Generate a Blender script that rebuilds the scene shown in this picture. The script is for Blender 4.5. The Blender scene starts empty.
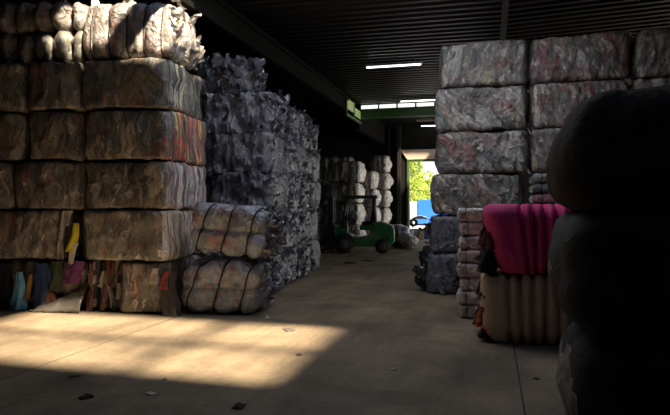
import bpy, bmesh, math, random
from mathutils import Vector, noise, Matrix, Euler
C = bpy.context.scene.collection
R = math.radians
F = 560.0; HZ = 205.0; CAMZ = 1.75
BA = R(15.5)      # heading of the building
SA = R(8.0)       # heading of the near left stack
WA = R(9.6)       # heading of the ragged stack

# ------------------------------------------------------------------ helpers
def link(name, verts, faces, mat, parent=None, smooth=True):
    me = bpy.data.meshes.new(name)
    me.from_pydata([tuple(v) for v in verts], [], faces)
    me.update()
    if smooth:
        for p in me.polygons: p.use_smooth = True
    if mat:
        me.materials.append(mat)
    o = bpy.data.objects.new(name, me); C.objects.link(o)
    if parent: o.parent = parent
    return o
def empty(name, loc, rz=0.0):
    o = bpy.data.objects.new(name, None); C.objects.link(o)
    o.location = loc; o.rotation_euler = (0, 0, rz); o.empty_display_size = .2
    return o
def tag(o, label=None, cat=None, group=None, kind=None):
    if label: o['label'] = label
    if cat: o['category'] = cat
    if group: o['group'] = group
    if kind: o['kind'] = kind
    return o
class MB:
    def __init__(s): s.v = []; s.f = []
    def box(s, x0, x1, y0, y1, z0, z1):
        b = len(s.v)
        s.v += [Vector((x, y, z)) for z in (z0, z1) for (x, y) in ((x0, y0), (x1, y0), (x1, y1), (x0, y1))]
        s.f += [tuple(b+i for i in q) for q in ((3,2,1,0),(4,5,6,7),(0,1,5,4),(1,2,6,5),(2,3,7,6),(3,0,4,7))]
        return s
    def prism(s, pts, y0, y1):            # outline in x,z extruded along y
        b = len(s.v); n = len(pts)
        s.v += [Vector((x, y0, z)) for x, z in pts] + [Vector((x, y1, z)) for x, z in pts]
        s.f += [tuple(range(b, b+n)), tuple(range(b+2*n-1, b+n-1, -1))]
        for i in range(n):
            j = (i+1) % n
            s.f.append((b+i, b+n+i, b+n+j, b+j))
        return s
    def tube(s, pts, r, n=8, closed=False):
        pts = [Vector(p) for p in pts]; b = len(s.v); m = len(pts)
        for i, p in enumerate(pts):
            if closed: t = pts[(i+1) % m] - pts[i-1]
            else: t = pts[min(i+1, m-1)] - pts[max(i-1, 0)]
            t.normalize()
            a = t.orthogonal() if abs(t.x) > .9 else t.cross(Vector((1, 0, 0)))
            a.normalize(); c = t.cross(a)
            for k in range(n):
                w = 2*math.pi*k/n
                s.v.append(p + a*math.cos(w)*r + c*math.sin(w)*r)
        for i in range(m if closed else m-1):
            j = (i+1) % m
            for k in range(n):
                l = (k+1) % n
                s.f.append((b+i*n+k, b+i*n+l, b+j*n+l, b+j*n+k))
        if not closed:
            s.f.append(tuple(b+k for k in range(n-1, -1, -1)))
            s.f.append(tuple(b+(m-1)*n+k for k in range(n)))
        return s
    def cylY(s, cx, cz, r, y0, y1, n=28, ch=.03):
        b = len(s.v)
        prof = [(r-ch, y0), (r, y0+ch), (r, y1-ch), (r-ch, y1)]
        for rr, y in prof:
            for k in range(n):
                a = 2*math.pi*k/n
                s.v.append(Vector((cx+rr*math.cos(a), y, cz+rr*math.sin(a))))
        for i in range(3):
            for k in range(n):
                l = (k+1) % n
                s.f.append((b+i*n+k, b+i*n+l, b+(i+1)*n+l, b+(i+1)*n+k))
        s.f.append(tuple(b+k for k in range(n-1, -1, -1))); s.f.append(tuple(b+3*n+k for k in range(n)))
        return s
    def build(s, name, mat, parent=None, smooth=False):
        return link(name, s.v, s.f, mat, parent, smooth)
def bev(o, w=.02, seg=2):
    m = o.modifiers.new('bevel', 'BEVEL'); m.width = w; m.segments = seg; m.limit_method = 'ANGLE'
    return o

# ------------------------------------------------------------------ materials
def new_mat(name):
    m = bpy.data.materials.new(name); m.use_nodes = True
    nt = m.node_tree
    for n in list(nt.nodes):
        if n.type != 'OUTPUT_MATERIAL': nt.nodes.remove(n)
    out = nt.nodes[0]
    b = nt.nodes.new('ShaderNodeBsdfPrincipled')
    nt.links.new(b.outputs[0], out.inputs[0])
    return m, nt, b
def plain(name, col, rough=.6, metal=0.0, var=.25, scale=6.0, bump=.1, coat=0.0, spec=.5):
    m, nt, b = new_mat(name); N = nt.nodes; L = nt.links
    tc = N.new('ShaderNodeTexCoord'); no = N.new('ShaderNodeTexNoise'); no.inputs['Scale'].default_value = scale
    no.inputs['Detail'].default_value = 5
    L.new(tc.outputs['Object'], no.inputs['Vector'])
    mx = N.new('ShaderNodeMix'); mx.data_type = 'RGBA'
    mx.inputs[6].default_value = (*[c*(1-var) for c in col], 1); mx.inputs[7].default_value = (*[min(1, c*(1+var)) for c in col], 1)
    L.new(no.outputs['Fac'], mx.inputs[0]); L.new(mx.outputs[2], b.inputs['Base Color'])
    b.inputs['Roughness'].default_value = rough; b.inputs['Metallic'].default_value = metal
    b.inputs['Coat Weight'].default_value = coat; b.inputs['Specular IOR Level'].default_value = spec
    bp = N.new('ShaderNodeBump'); bp.inputs['Strength'].default_value = bump; bp.inputs['Distance'].default_value = .02
    L.new(no.outputs['Fac'], bp.inputs['Height']); L.new(bp.outputs[0], b.inputs['Normal'])
    return m
def emis(name, col, st):
    m, nt, b = new_mat(name)
    b.inputs['Base Color'].default_value = (*col, 1)
    b.inputs['Emission Color'].default_value = (*col, 1); b.inputs['Emission Strength'].default_value = st
    return m
def clothes(name, pal, scale=(5, 5, 5), dist=.35, haze=(.3, .28, .25), hz=.35, rough=.38, coat=.6, crump=.5, fold=.6, hscale=3.0, wstretch=(1, 1, 1), cs=1.0, rot=(0, 0, 0), fib=.8, glint=.3, marb=.18, streak=.45, srot=(0, 0, 0)):
    """packed clothes showing through clear film: garment pieces with ragged fibrous edges, fold shade and film glints put into the colour, hazy streaks and wrinkles"""
    m, nt, b = new_mat(name); N = nt.nodes; L = nt.links
    def vm(op, a, v):
        n = N.new('ShaderNodeVectorMath'); n.operation = op; L.new(a, n.inputs[0])
        if op == 'SCALE': n.inputs[3].default_value = v
        elif isinstance(v, tuple): n.inputs[1].default_value = v
        else: L.new(v, n.inputs[1])
        return n.outputs[0]
    def nz(v, sc, det, ro=.6, dis=0.0, ty=None):
        n = N.new('ShaderNodeTexNoise'); n.inputs['Scale'].default_value = sc; n.inputs['Detail'].default_value = det
        n.inputs['Roughness'].default_value = ro; n.inputs['Distortion'].default_value = dis
        if ty: n.noise_type = ty
        L.new(v, n.inputs['Vector']); return n
    def mr(v, a, b_, c, d):
        n = N.new('ShaderNodeMapRange'); L.new(v, n.inputs['Value'])
        for k, x in zip(('From Min', 'From Max', 'To Min', 'To Max'), (a, b_, c, d)): n.inputs[k].default_value = x
        return n.outputs[0]
    def mix(f, a, b_, ty='MIX'):
        n = N.new('ShaderNodeMix'); n.data_type = 'RGBA'; n.blend_type = ty
        if isinstance(f, float): n.inputs[0].default_value = f
        else: L.new(f, n.inputs[0])
        for k, x in ((6, a), (7, b_)):
            if isinstance(x, tuple): n.inputs[k].default_value = (*x, 1)
            else: L.new(x, n.inputs[k])
        return n.outputs[2]
    tc = N.new('ShaderNodeTexCoord'); oi = N.new('ShaderNodeObjectInfo')
    mul = N.new('ShaderNodeMath'); mul.operation = 'MULTIPLY'; mul.inputs[1].default_value = 47.0
    L.new(oi.outputs['Random'], mul.inputs[0])
    mp = N.new('ShaderNodeMapping'); mp.inputs['Rotation'].default_value = rot
    L.new(tc.outputs['Object'], mp.inputs['Vector'])
    p0 = vm('ADD', mp.outputs[0], mul.outputs[0])
    w1 = vm('SCALE', vm('SUBTRACT', nz(p0, 2.6, 2).outputs['Color'], (.5, .5, .5)), dist)
    ws = vm('MULTIPLY', p0, wstretch)
    w2 = vm('SCALE', vm('SUBTRACT', nz(ws, 16, 6, .75).outputs['Color'], (.5, .5, .5)), .06)
    p = vm('ADD', vm('ADD', p0, w1), w2)
    q = vm('MULTIPLY', p, scale)
    def cells(sc, ch):
        v = N.new('ShaderNodeTexVoronoi'); v.inputs['Scale'].default_value = sc*cs; L.new(q, v.inputs['Vector'])
        se = N.new('ShaderNodeSeparateColor'); L.new(v.outputs['Color'], se.inputs[0])
        rp = N.new('ShaderNodeValToRGB'); rp.color_ramp.interpolation = 'CONSTANT'; el = rp.color_ramp.elements
        while len(el) < len(pal): el.new(.5)
        for i, c in enumerate(pal): el[i].position = i/len(pal); el[i].color = (*c, 1)
        L.new(se.outputs[ch], rp.inputs[0]); return v, se, rp.outputs[0]
    v1, s1, c1 = cells(1.0, 0); v2, s2, c2 = cells(2.3, 1)
    col = mix(mr(s1.outputs[2], .3, .7, .15, .85), c1, c2)
    mb_ = nz(q, .75*cs, 7, .62, 2.2)
    rq = N.new('ShaderNodeValToRGB'); el = rq.color_ramp.elements; k5 = len(pal)
    while len(el) < k5: el.new(.5)
    for i in range(k5): el[i].position = .30+.42*i/k5; el[i].color = (*pal[(i*5+2) % k5], 1)
    L.new(mb_.outputs['Fac'], rq.inputs[0])
    col = mix(marb, col, rq.outputs[0])
    # cloth variation and dark fold shade, both put into the colour along the folds
    fb = nz(vm('MULTIPLY', p, tuple(x*2.2 for x in scale)), 1.6, 7, .78, .6)
    col = mix(fib, col, mix(mr(fb.outputs['Fac'], .36, .62, 0, 1), (.10, .10, .10), (2.3, 2.25, 2.2)), 'MULTIPLY')
    pw = vm('ADD', ws, w1)
    hn = nz(pw, hscale, 8, .7, 1.1)
    col = mix(mr(hn.outputs['Fac'], .40, .70, hz*.2, min(1, hz*1.7)), col, haze)
    sm = N.new('ShaderNodeMapping'); sm.inputs['Rotation'].default_value = srot; L.new(p0, sm.inputs['Vector'])
    st = nz(vm('MULTIPLY', vm('ADD', sm.outputs[0], w1), (9, 9, 1.1)), 1.7, 5, .7, .4)
    pt = nz(p0, 1.9, 2)
    sf = N.new('ShaderNodeMath'); sf.operation = 'MULTIPLY'
    L.new(mr(st.outputs['Fac'], .54, .68, 0, streak), sf.inputs[0]); L.new(mr(pt.outputs['Fac'], .42, .6, .15, 1), sf.inputs[1])
    col = mix(sf.outputs[0], col, tuple(min(1, x*1.7) for x in haze))  # pale film streaks, reflections put into the colour
    # film crease glints, painted as pale lines in the colour
    rg = nz(vm('MULTIPLY', pw, (1.0, 1.0, 1.0)), 5.5, 7, .62, 1.4, 'RIDGED_MULTIFRACTAL')
    col = mix(mr(rg.outputs['Fac'], .85, 1.9, 0, glint), col, tuple(min(1, x*1.5) for x in haze))
    L.new(col, b.inputs['Base Color'])
    b.inputs['Roughness'].default_value = rough
    b.inputs['Coat Weight'].default_value = coat; b.inputs['Coat Roughness'].default_value = .14
    b1 = N.new('ShaderNodeBump'); b1.inputs['Strength'].default_value = fold; b1.inputs['Distance'].default_value = .03
    L.new(fb.outputs['Fac'], b1.inputs['Height'])
    b2 = N.new('ShaderNodeBump'); b2.inputs['Strength'].default_value = crump; b2.inputs['Distance'].default_value = .045
    L.new(rg.outputs['Fac'], b2.inputs['Height']); L.new(b1.outputs[0], b2.inputs['Normal'])
    L.new(b2.outputs[0], b.inputs['Normal']); L.new(b2.outputs[0], b.inputs['Coat Normal'])
    return m

BR = [(.035,.033,.032),(.17,.15,.13),(.015,.016,.02),(.32,.29,.25),(.07,.06,.055),(.025,.045,.075),(.20,.18,.16),(.16,.035,.035),(.04,.042,.04),(.45,.41,.36),(.03,.026,.024),(.10,.10,.10),(.06,.085,.075),(.24,.19,.12)]
RD = [(.55,.05,.035),(.6,.22,.05),(.05,.045,.04),(.13,.105,.085),(.4,.15,.04),(.03,.03,.04),(.3,.26,.22),(.35,.05,.05),(.06,.05,.06),(.5,.4,.15),(.1,.1,.12),(.04,.04,.04)]
GR = [(.17,.17,.165),(.02,.02,.02),(.55,.54,.51),(.02,.025,.045),(.22,.20,.16),(.26,.06,.07),(.72,.71,.68),(.07,.08,.10),(.09,.14,.14),(.36,.34,.30),(.015,.015,.015),(.27,.16,.16),(.12,.12,.12),(.40,.37,.24),(.04,.04,.04),(.45,.45,.45)]
BL = [(.05,.055,.075),(.12,.125,.15),(.03,.032,.045),(.2,.2,.23),(.07,.075,.1),(.15,.12,.13),(.04,.05,.09),(.09,.09,.1)]
DK = [(.012,.012,.013),(.02,.018,.017),(.008,.009,.012),(.03,.026,.022),(.02,.012,.012)]
WT = [(.8,.78,.76),(.3,.26,.26),(.9,.88,.86),(.08,.07,.07),(.5,.36,.36),(.45,.43,.42),(.13,.12,.14)]
M = {}
VS = (1, 1, .38)
M['brown'] = clothes('brown_packed_clothes', BR, (4.2, 5.2, 1.5), haze=(.33,.31,.28), hz=.32, wstretch=VS, crump=.6)
M['brown2'] = clothes('striped_packed_clothes', BR, (5.6, 6.5, 1.5), haze=(.32,.30,.27), hz=.28, wstretch=VS, crump=.6)
M['e_red'] = clothes('red_orange_clothes_end', [tuple(min(1,x*1.5) for x in c) for c in RD], (7, 3, 1.0), haze=(.4,.36,.33), hz=.12, wstretch=VS, crump=.4)  # end clothes colours, brightened to stand in for light on the ends
M['e_grey'] = clothes('grey_pink_striped_clothes_end', [(.5,.46,.5),(.1,.1,.12),(.75,.7,.7),(.6,.2,.24),(.04,.04,.05),(.28,.28,.32),(.8,.78,.75),(.08,.04,.05)], (9, 3, .9), haze=(.4,.38,.38), hz=.25, wstretch=VS)
M['e_yel'] = clothes('black_yellow_clothes_end', [(.04,.04,.04),(.10,.09,.08),(.85,.78,.42),(.03,.03,.03),(.3,.28,.26),(.7,.66,.6),(.05,.05,.05)], (6, 3, .8), haze=(.32,.3,.27), hz=.3, wstretch=VS)
M['e_pale'] = clothes('pale_streaked_clothes_end', [(.7,.64,.55),(.45,.4,.34),(.8,.75,.7),(.25,.2,.17),(.5,.3,.3)], (9, 3, .9), haze=(.42,.38,.33), hz=.45, wstretch=VS)
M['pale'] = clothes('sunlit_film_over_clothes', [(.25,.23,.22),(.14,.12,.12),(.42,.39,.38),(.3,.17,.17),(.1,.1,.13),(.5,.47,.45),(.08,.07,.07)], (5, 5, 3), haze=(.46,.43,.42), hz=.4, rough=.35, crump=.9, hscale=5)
DG = (0, .5, 0)
M['grey'] = clothes('grey_multicolour_clothes', GR, (8, 5, 3.0), dist=.22, srot=(0,.6,0), streak=.6, haze=(.25,.25,.25), hz=.30, crump=.6, hscale=4, rot=(0, -.35, 0))
M['grey2'] = clothes('grey_streaked_clothes', GR, (6, 4, 2.0), dist=.25, srot=(0,-.9,0), streak=.75, haze=(.25,.25,.25), hz=.4, crump=.9, hscale=3.5, rot=(0, .7, 0), glint=.6)
M['greyred'] = clothes('grey_clothes_with_red', [(.26,.06,.07)]+GR+[(.3,.1,.1),(.5,.5,.48)], (8.5, 5, 3.0), dist=.22, srot=(0,.9,0), streak=.6, haze=(.26,.25,.25), hz=.2, crump=.6, hscale=4, rot=(0, .3, 0))
M['blue'] = clothes('crumpled_blue_grey_film', BL, (8, 8, 2.6), dist=.4, haze=(.15,.155,.205), hz=.5, rough=.3, coat=.8, crump=1.0, hscale=5, wstretch=(1,1,.55), glint=.35, fib=.4, marb=.5, streak=.3)
M['blue2'] = clothes('smooth_dark_grey_film', BL, (6, 6, 2.2), dist=.4, haze=(.10,.105,.12), hz=.5, rough=.4, crump=.6, hscale=4, wstretch=VS, fib=.5, streak=.2)
M['tied'] = clothes('tied_film_over_clothes', [(.2,.2,.2),(.1,.1,.11),(.3,.29,.29),(.3,.1,.1),(.1,.15,.12),(.15,.14,.16),(.4,.34,.34),(.08,.08,.12)], (3.4, 4, 3.0), haze=(.42,.49,.66), hz=.6, rough=.25, fib=.5, streak=.3, srot=(0,.4,0), coat=.9, crump=.8, hscale=3)
M['far'] = clothes('far_packed_clothes', [(.12,.11,.1),(.04,.04,.04),(.25,.24,.22),(.03,.03,.03),(.3,.3,.28)], (5, 5, 3), haze=(.3,.29,.27), hz=.45, crump=.8)
M['farlit'] = clothes('far_lit_end', [(.8,.78,.75),(.6,.58,.53),(.9,.88,.85)], (5, 5, 4), haze=(.6,.58,.55), hz=.5, crump=.8)  # lit right ends of the far bales, painted as a paler copy
M['bundle'] = clothes('white_bundle_cloth', WT, (9, 9, 14), haze=(.8,.78,.78), hz=.6, crump=.6)
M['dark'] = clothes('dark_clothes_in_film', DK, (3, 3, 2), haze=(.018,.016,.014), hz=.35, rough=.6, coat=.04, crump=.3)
M['darkrim'] = clothes('dark_bale_rim_light', [(.16,.16,.15),(.08,.08,.08),(.22,.21,.2)], (5, 4, 1.5), haze=(.25,.245,.23), hz=.4, rough=.4, coat=.3, crump=.5, wstretch=VS)  # rim light on the close dark bales, put into a paler colour
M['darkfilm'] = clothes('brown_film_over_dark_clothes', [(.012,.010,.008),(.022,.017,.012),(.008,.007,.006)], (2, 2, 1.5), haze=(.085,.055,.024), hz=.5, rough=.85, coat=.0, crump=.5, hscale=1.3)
M['black'] = plain('black_plastic_wrap', (.006,.006,.007), .25, var=.3, scale=9, bump=.6)
M['pink'] = plain('magenta_cloth', (.72,.05,.24), .75, var=.18, scale=5, bump=.35)
M['tan'] = plain('tan_cloth', (.66,.47,.33), .8, var=.18, scale=4, bump=.35)
M['strap'] = plain('black_strap', (.01,.01,.011), .5)
M['strapg'] = plain('grey_strap', (.09,.085,.08), .5)
M['film'] = plain('torn_clear_film', (.12,.125,.16), .22, var=.45, scale=12, bump=.8, coat=.6)
M['filmw'] = plain('torn_white_film', (.55,.52,.49), .25, var=.35, scale=12, bump=.8, coat=.6)
M['filmd'] = plain('torn_dark_film', (.03,.03,.032), .3, var=.4, scale=12, bump=.8, coat=.4)
def cloth(name, c): 
    if name not in M: M[name] = plain(name, c, .85, var=.6, scale=9, bump=.6)
    return M[name]

# ------------------------------------------------------------------ bales
def rrect(hw, hh, rc, t):
    """point and outward normal on a rounded rectangle, t in 0..1"""
    rc = min(rc, hw*.98, hh*.98)
    a, b = 2*(hw-rc), 2*(hh-rc); q = math.pi*rc/2
    P = 2*a+2*b+4*q; s = (t % 1.0)*P
    s += a/2
    s %= P
    segs = [('l', a), ('c', q), ('l', b), ('c', q), ('l', a), ('c', q), ('l', b), ('c', q)]
    ang = -math.pi/2; x, y = -(hw-rc), -hh
    for k, ln in segs:
        if s <= ln or ln == segs[-1][1] and (k, ln) is segs[-1]:
            if k == 'l':
                d = ang+math.pi/2
                return (x+math.cos(d)*s, y+math.sin(d)*s, math.cos(ang), math.sin(ang))
            cx, cy = x-math.cos(ang)*rc, y-math.sin(ang)*rc
            w = ang + (s/rc if rc > 1e-6 else 0)
            return (cx+math.cos(w)*rc, cy+math.sin(w)*rc, math.cos(w), math.sin(w))
        s -= ln
        if k == 'l':
            d = ang+math.pi/2; x += math.cos(d)*ln; y += math.sin(d)*ln
        else:
            cx, cy = x-math.cos(ang)*rc, y-math.sin(ang)*rc
            ang += math.pi/2; x, y = cx+math.cos(ang)*rc, cy+math.sin(ang)*rc
    return (x, y, math.cos(ang), math.sin(ang))

class Bale:
    def __init__(s, L, W, H, hoops=4, puff=.02, rc=.16, re=.14, amp=.025, crump=.015, bulge=.06, seed=0, nu=52, nv=76, waist=0.0, cf=7.0, belly=.02, skew=0.0, hx=None, lean=0.0, zi=1.0, tl=0.0, sk=0.0):
        pit = (hx[1]-hx[0]) if hx else L/max(1, hoops)
        s.__dict__.update(locals()); s.off = Vector((seed*13.7, seed*7.3, seed*3.1))
        n = hoops; s.hx = hx if hx else [(-L/2 + (i+.5)*L/n) for i in range(n)] if n else []
    def disp(s, p, n):
        q = p+s.off
        d = s.amp*noise.fractal(q*1.7, 1.0, 2.0, 2)
        if s.crump:
            a = noise.ridged_multi_fractal(Vector((q.x, q.y, q.z*.55))*s.cf, .9, 2.1, 3, 1.0, 2.0)
            d += s.crump*(a-1.2)
        if s.hx and s.puff:
            m = min(abs(p.x-s.sk*(p.z/s.H-.5)-h) for h in s.hx)
            pit = s.pit
            k = min(1.0, m/(pit/2))
            d += s.puff*((1-(1-k)**2.2)-.75)
        if s.waist:
            d -= s.waist*math.exp(-((p.z-s.H*.5)/.045)**2)*(0.5+.5*abs(n.y))
        return d
    def ring(s, x, inset, scl, v):
        k = 1.0 + s.belly*(1-(2*x/s.L)**2)
        hw = (s.W/2*k-inset)*scl; hh = (s.H/2-inset*s.zi)*scl
        rc = s.rc*max(.05, min(hw/(s.W/2), hh/(s.H/2)))
        y, z, ny, nz = rrect(max(hw, 1e-3), max(hh, 1e-3), rc, v)
        return Vector((x, y, z+s.H/2)), ny, nz
    def fin(s, p, n):
        p = p + n*s.disp(p, n)
        p.z = max(0.0, p.z)
        if p.z > s.H: p.z = s.H+(p.z-s.H)*.2
        if s.skew: p.x += s.skew*(p.z/s.H-.5)
        if s.tl: p.x += s.tl*max(0, p.z/s.H-.25)**1.6*min(1, max(0, (-p.x+.1)/(s.L*.45)))
        if s.lean: p.x += s.lean*(1-p.z/s.H)*min(1, max(0, (-p.x+.05)/(s.L*.45)))
        return p
    def mesh(s):
        L, re = s.L, s.re
        prof = []
        nb = s.nu
        for i in range(nb+1): prof.append((-(L/2-re)+i*(L-2*re)/nb, 0.0, 0.0, 1.0))
        arc = [((L/2-re)+re*math.sin(a), re*(1-math.cos(a)), a, 1.0) for a in [math.pi/2*k/5 for k in range(1, 6)]]
        mx = min(s.W, s.H)/2
        cap = []
        nc = 9
        for k in range(1, nc+1):
            t = k/nc
            cap.append((L/2+s.bulge*(1-(1-t)**2), re, math.pi/2, 1-.975*t))
        full = [(-x, i, -a, c) for x, i, a, c in reversed(arc+cap)] + prof + arc + cap
        V = []; nv = s.nv
        for x, ins, a, sl in full:
            for j in range(nv):
                p, ny, nz = s.ring(x, ins, sl, j/nv)
                n = Vector((math.sin(a), ny*math.cos(a), nz*math.cos(a)))
                V.append(s.fin(p, n))
        Fc = []
        for i in range(len(full)-1):
            for j in range(nv):
                k = (j+1) % nv
                Fc.append((i*nv+j, (i+1)*nv+j, (i+1)*nv+k, i*nv+k))
        # close the slits at the cap centres
        for base, flip in ((0, False), ((len(full)-1)*nv, True)):
            f = [base+j for j in range(nv)]
            Fc.append(tuple(reversed(f)) if flip else tuple(f))
        Fc = [tuple(reversed(f)) for f in Fc]
        return V, Fc
    def strap(s, x, r=.009, lift=.006, wob=.012):
        pts = []
        rnd = random.Random(s.seed*31+int(x*100))
        ph = rnd.random()*6
        for j in range(56):
            v = j/56
            xx = x+wob*math.sin(v*12.6+ph)
            p, ny, nz = s.ring(xx, 0, 1.0, v); n = Vector((0, ny, nz))
            p.x += s.sk*(p.z/s.H-.5)
            p = p+n*(s.disp(p, n)+lift)
            p.z = max(r, p.z)
            if p.z > s.H: p.z = s.H+(p.z-s.H)*.2
            if s.skew: p.x += s.skew*(p.z/s.H-.5)
            pts.append(p)
        return MB().tube(pts, r, 5, True)

def make_flaps(rnd, spots, size, up=.3, nx=3, ny=4, curl=.6):
    """torn, crumpled pieces of film; spots = (point, outward normal)"""
    V = []; Fc = []
    for p, n in spots:
        s = size*rnd.uniform(.5, 1.4)
        d = (n*rnd.uniform(.25, 1)+Vector((rnd.uniform(-.5, .5), rnd.uniform(-.5, .5), rnd.uniform(-.4, .9)+up))).normalized()
        sd = d.cross(Vector((rnd.uniform(-1, 1), rnd.uniform(-1, 1), rnd.uniform(-1, 1)))).normalized()
        nn = d.cross(sd); b = len(V); q = rnd.uniform(-40, 40)
        for j in range(ny+1):
            t = j/ny; w = s*(.55-.38*t)*rnd.uniform(.7, 1.2)
            for i in range(nx+1):
                u = i/nx-.5
                k = noise.noise(Vector((q+u*3, t*3, q)))
                V.append(p - n*.02 + d*s*t*1.1 + sd*u*2*w + nn*(s*.45*k + s*curl*(t*t)*.5*math.sin(q)) )
        for j in range(ny):
            for i in range(nx):
                a = b+j*(nx+1)+i
                Fc.append((a, a+1, a+nx+2, a+nx+1))
    return V, Fc

def bale(name, label, cat, group, B, mat, loc, rz, straps=None, strap_mat='strap', strap_r=.009, flaps=None, tilt=0.0, lift=.006, side=None):
    root = empty(name, loc, rz)
    root.rotation_euler = (0, tilt, rz)
    tag(root, label, cat, group)
    V, Fc = B.mesh()
    body = link('wrapped_body', V, Fc, M[mat], root)
    if side:                                   # the end with other clothes or painted-in light: (material, direction, margin)
        body.data.materials.append(M[side[0]])
        for pl in body.data.polygons:
            c = pl.center
            v = {'-y': -c.y-B.W/2, '+x': c.x-B.L/2, '-x': -c.x-B.L/2}[side[1]] + side[2] + .05*noise.noise(c*5+B.off)
            if v > 0: pl.material_index = 1
    if straps is None: straps = len(B.hx)
    if straps:
        for h in B.hx[:straps] if straps <= len(B.hx) else B.hx:
            B.strap(h, strap_r, lift).build('strap', M[strap_mat], root, True)
    if flaps:
        cnt, size, fm, faces, up = flaps
        rnd = random.Random(B.seed+99); spots = []
        for k in range(cnt):
            f = rnd.choice(faces)
            x = rnd.uniform(-.48, .48)*B.L; y = rnd.uniform(-.48, .48)*B.W; z = rnd.uniform(.03, .97)*B.H
            if f == '+x': spots.append((Vector((B.L/2+B.bulge*.4, y, z)), Vector((1, 0, 0))))
            elif f == '-x': spots.append((Vector((-B.L/2-B.bulge*.4, y, z)), Vector((-1, 0, 0))))
            elif f == '-y': spots.append((Vector((x, -B.W/2, z)), Vector((0, -1, 0))))
            elif f == '+y': spots.append((Vector((x, B.W/2, z)), Vector((0, 1, 0))))
            elif f == '+z': spots.append((Vector((x, y, B.H-.02)), Vector((0, 0, 1))))
        V, Fc = make_flaps(rnd, spots, size, up)
        V = [Vector((v.x, v.y, max(v.z, .01))) for v in V]
        link('torn_film', V, Fc, M[fm], root)['kind'] = 'stuff'
    return root

ordw = ['bottom', 'second from the floor', 'third from the floor', 'fourth from the floor', 'fifth from the floor', 'sixth from the floor']

# ---------------------------------------------------------------- near left stack (local: t metres leftwards from the corner, b metres backwards)
LC = Vector((-2.72, 8.9, 0))
lr = Vector((math.cos(SA), -math.sin(SA), 0)); lb = Vector((math.sin(SA), math.cos(SA), 0))
def LS(t, b, z): return LC - lr*t + lb*b + Vector((0, 0, z))
G1 = 'film wrapped clothing bales of the left stack'
def deep(label, t0, t1, z, H, mat, seed, b0=0.0, L=1.68, end=None, **kw):
    kw.setdefault('puff', .022)
    rn = random.Random(seed*5)
    B = Bale(L, t1-t0+.03, H+.01, hoops=8, rc=.08, re=.20, zi=.28, amp=.05, crump=.026, bulge=.03, seed=seed, nu=60, nv=110, belly=.02, cf=4.2, **kw)
    return bale('clothing_bale', label, 'bale', G1, B, mat, LS((t0+t1)/2, b0+L/2+rn.uniform(-.03, .05), z), math.pi/2-SA+R(rn.uniform(-1.2, 1.2)), strap_mat='strapg', strap_r=.005,
                side=(end, '-y', .10) if end else None)
zr = [0, .845, 1.675, 2.47, 3.30, 4.115]
deep('brown film-wrapped bale on the floor, just left of the two strapped bales', .0, .80, 0, .83, 'brown', 1)
deep('long brown bale with pale ribbed end, in the second layer beside the strapped pair', -.02, 1.42, zr[1], .82, 'brown', 2, end='e_pale')
deep('dark wrapped bale with grey striped end, directly under the red-ended bale', -.08, 1.43, zr[2], .79, 'brown2', 3, end='e_grey')
deep('wrapped clothing bale whose end shows bright red and orange garments', -.08, 1.44, zr[3], .825, 'brown2', 4, end='e_red')
deep('dark wrapped bale with pale yellow patch on its end, under the sunlit top bale', -.02, 1.46, zr[4], .81, 'brown', 5, end='e_yel')
deep('brown wrapped bale beside the hanging yellow cloth, above the torn open clothes', 1.88, 3.15, zr[1], .82, 'brown', 6)
deep('wide dark brown bale over the hanging yellow cloth, third layer of left stack', 1.50, 2.68, zr[2], .79, 'brown', 7)
deep('third-layer brown bale of the left stack, cut by the picture edge', 2.74, 3.9, zr[2], .79, 'brown2', 8)
deep('narrow dark bale between two wider ones, fourth layer of the left stack', 1.51, 2.40, zr[3], .825, 'brown', 9)
deep('fourth-layer brown bale of the left stack cut by the picture edge', 2.47, 3.7, zr[3], .82, 'brown2', 10)
deep('olive brown narrow bale in the fifth layer, under the small bulging bales', 1.53, 2.42, zr[4], .80, 'brown', 11)
deep('fifth-layer dark bale of the left stack cut by the picture edge', 2.49, 3.7, zr[4], .80, 'brown2', 12)
# sunlit top bale, lying crosswise, torn film at its end
B = Bale(1.5, 1.15, .95, hoops=5, puff=.06, rc=.2, re=.16, amp=.05, crump=.03, bulge=.1, seed=13, nu=70, nv=80, cf=5)
bale('clothing_bale', 'pale crumpled bale with black straps crowning the left stack, torn at its end', 'bale', G1, B, 'pale',
     LS(.66, .62, zr[5]), -SA, strap_mat='strap', strap_r=.011, flaps=(48, .14, 'filmw', ['+x', '+x', '+z', '-y'][:3], .3))
# two small bulging bales on the left top
for k, (z, H, t, s, lb_, mt) in enumerate(((zr[5], .52, 2.28, 21, 'small dark bulging bale on the fifth layer, lower of two beside the sunlit top bale', 'brown2'),
                               (zr[5]+.525, .54, 2.30, 22, 'small bulging bale with pale lumps, topmost of two beside the sunlit top bale', 'pale'))):
    B = Bale(1.68, 1.0, H, hoops=5, puff=.14, rc=.2, re=.12, amp=.08, crump=.03, bulge=.08, seed=s, nu=80, nv=64, cf=5)
    bale('small_clothing_bale', lb_, 'bale', 'small bulging bales on top', B, mt, LS(t+.06, .56, z), -SA, strap_mat='strap')

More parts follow.
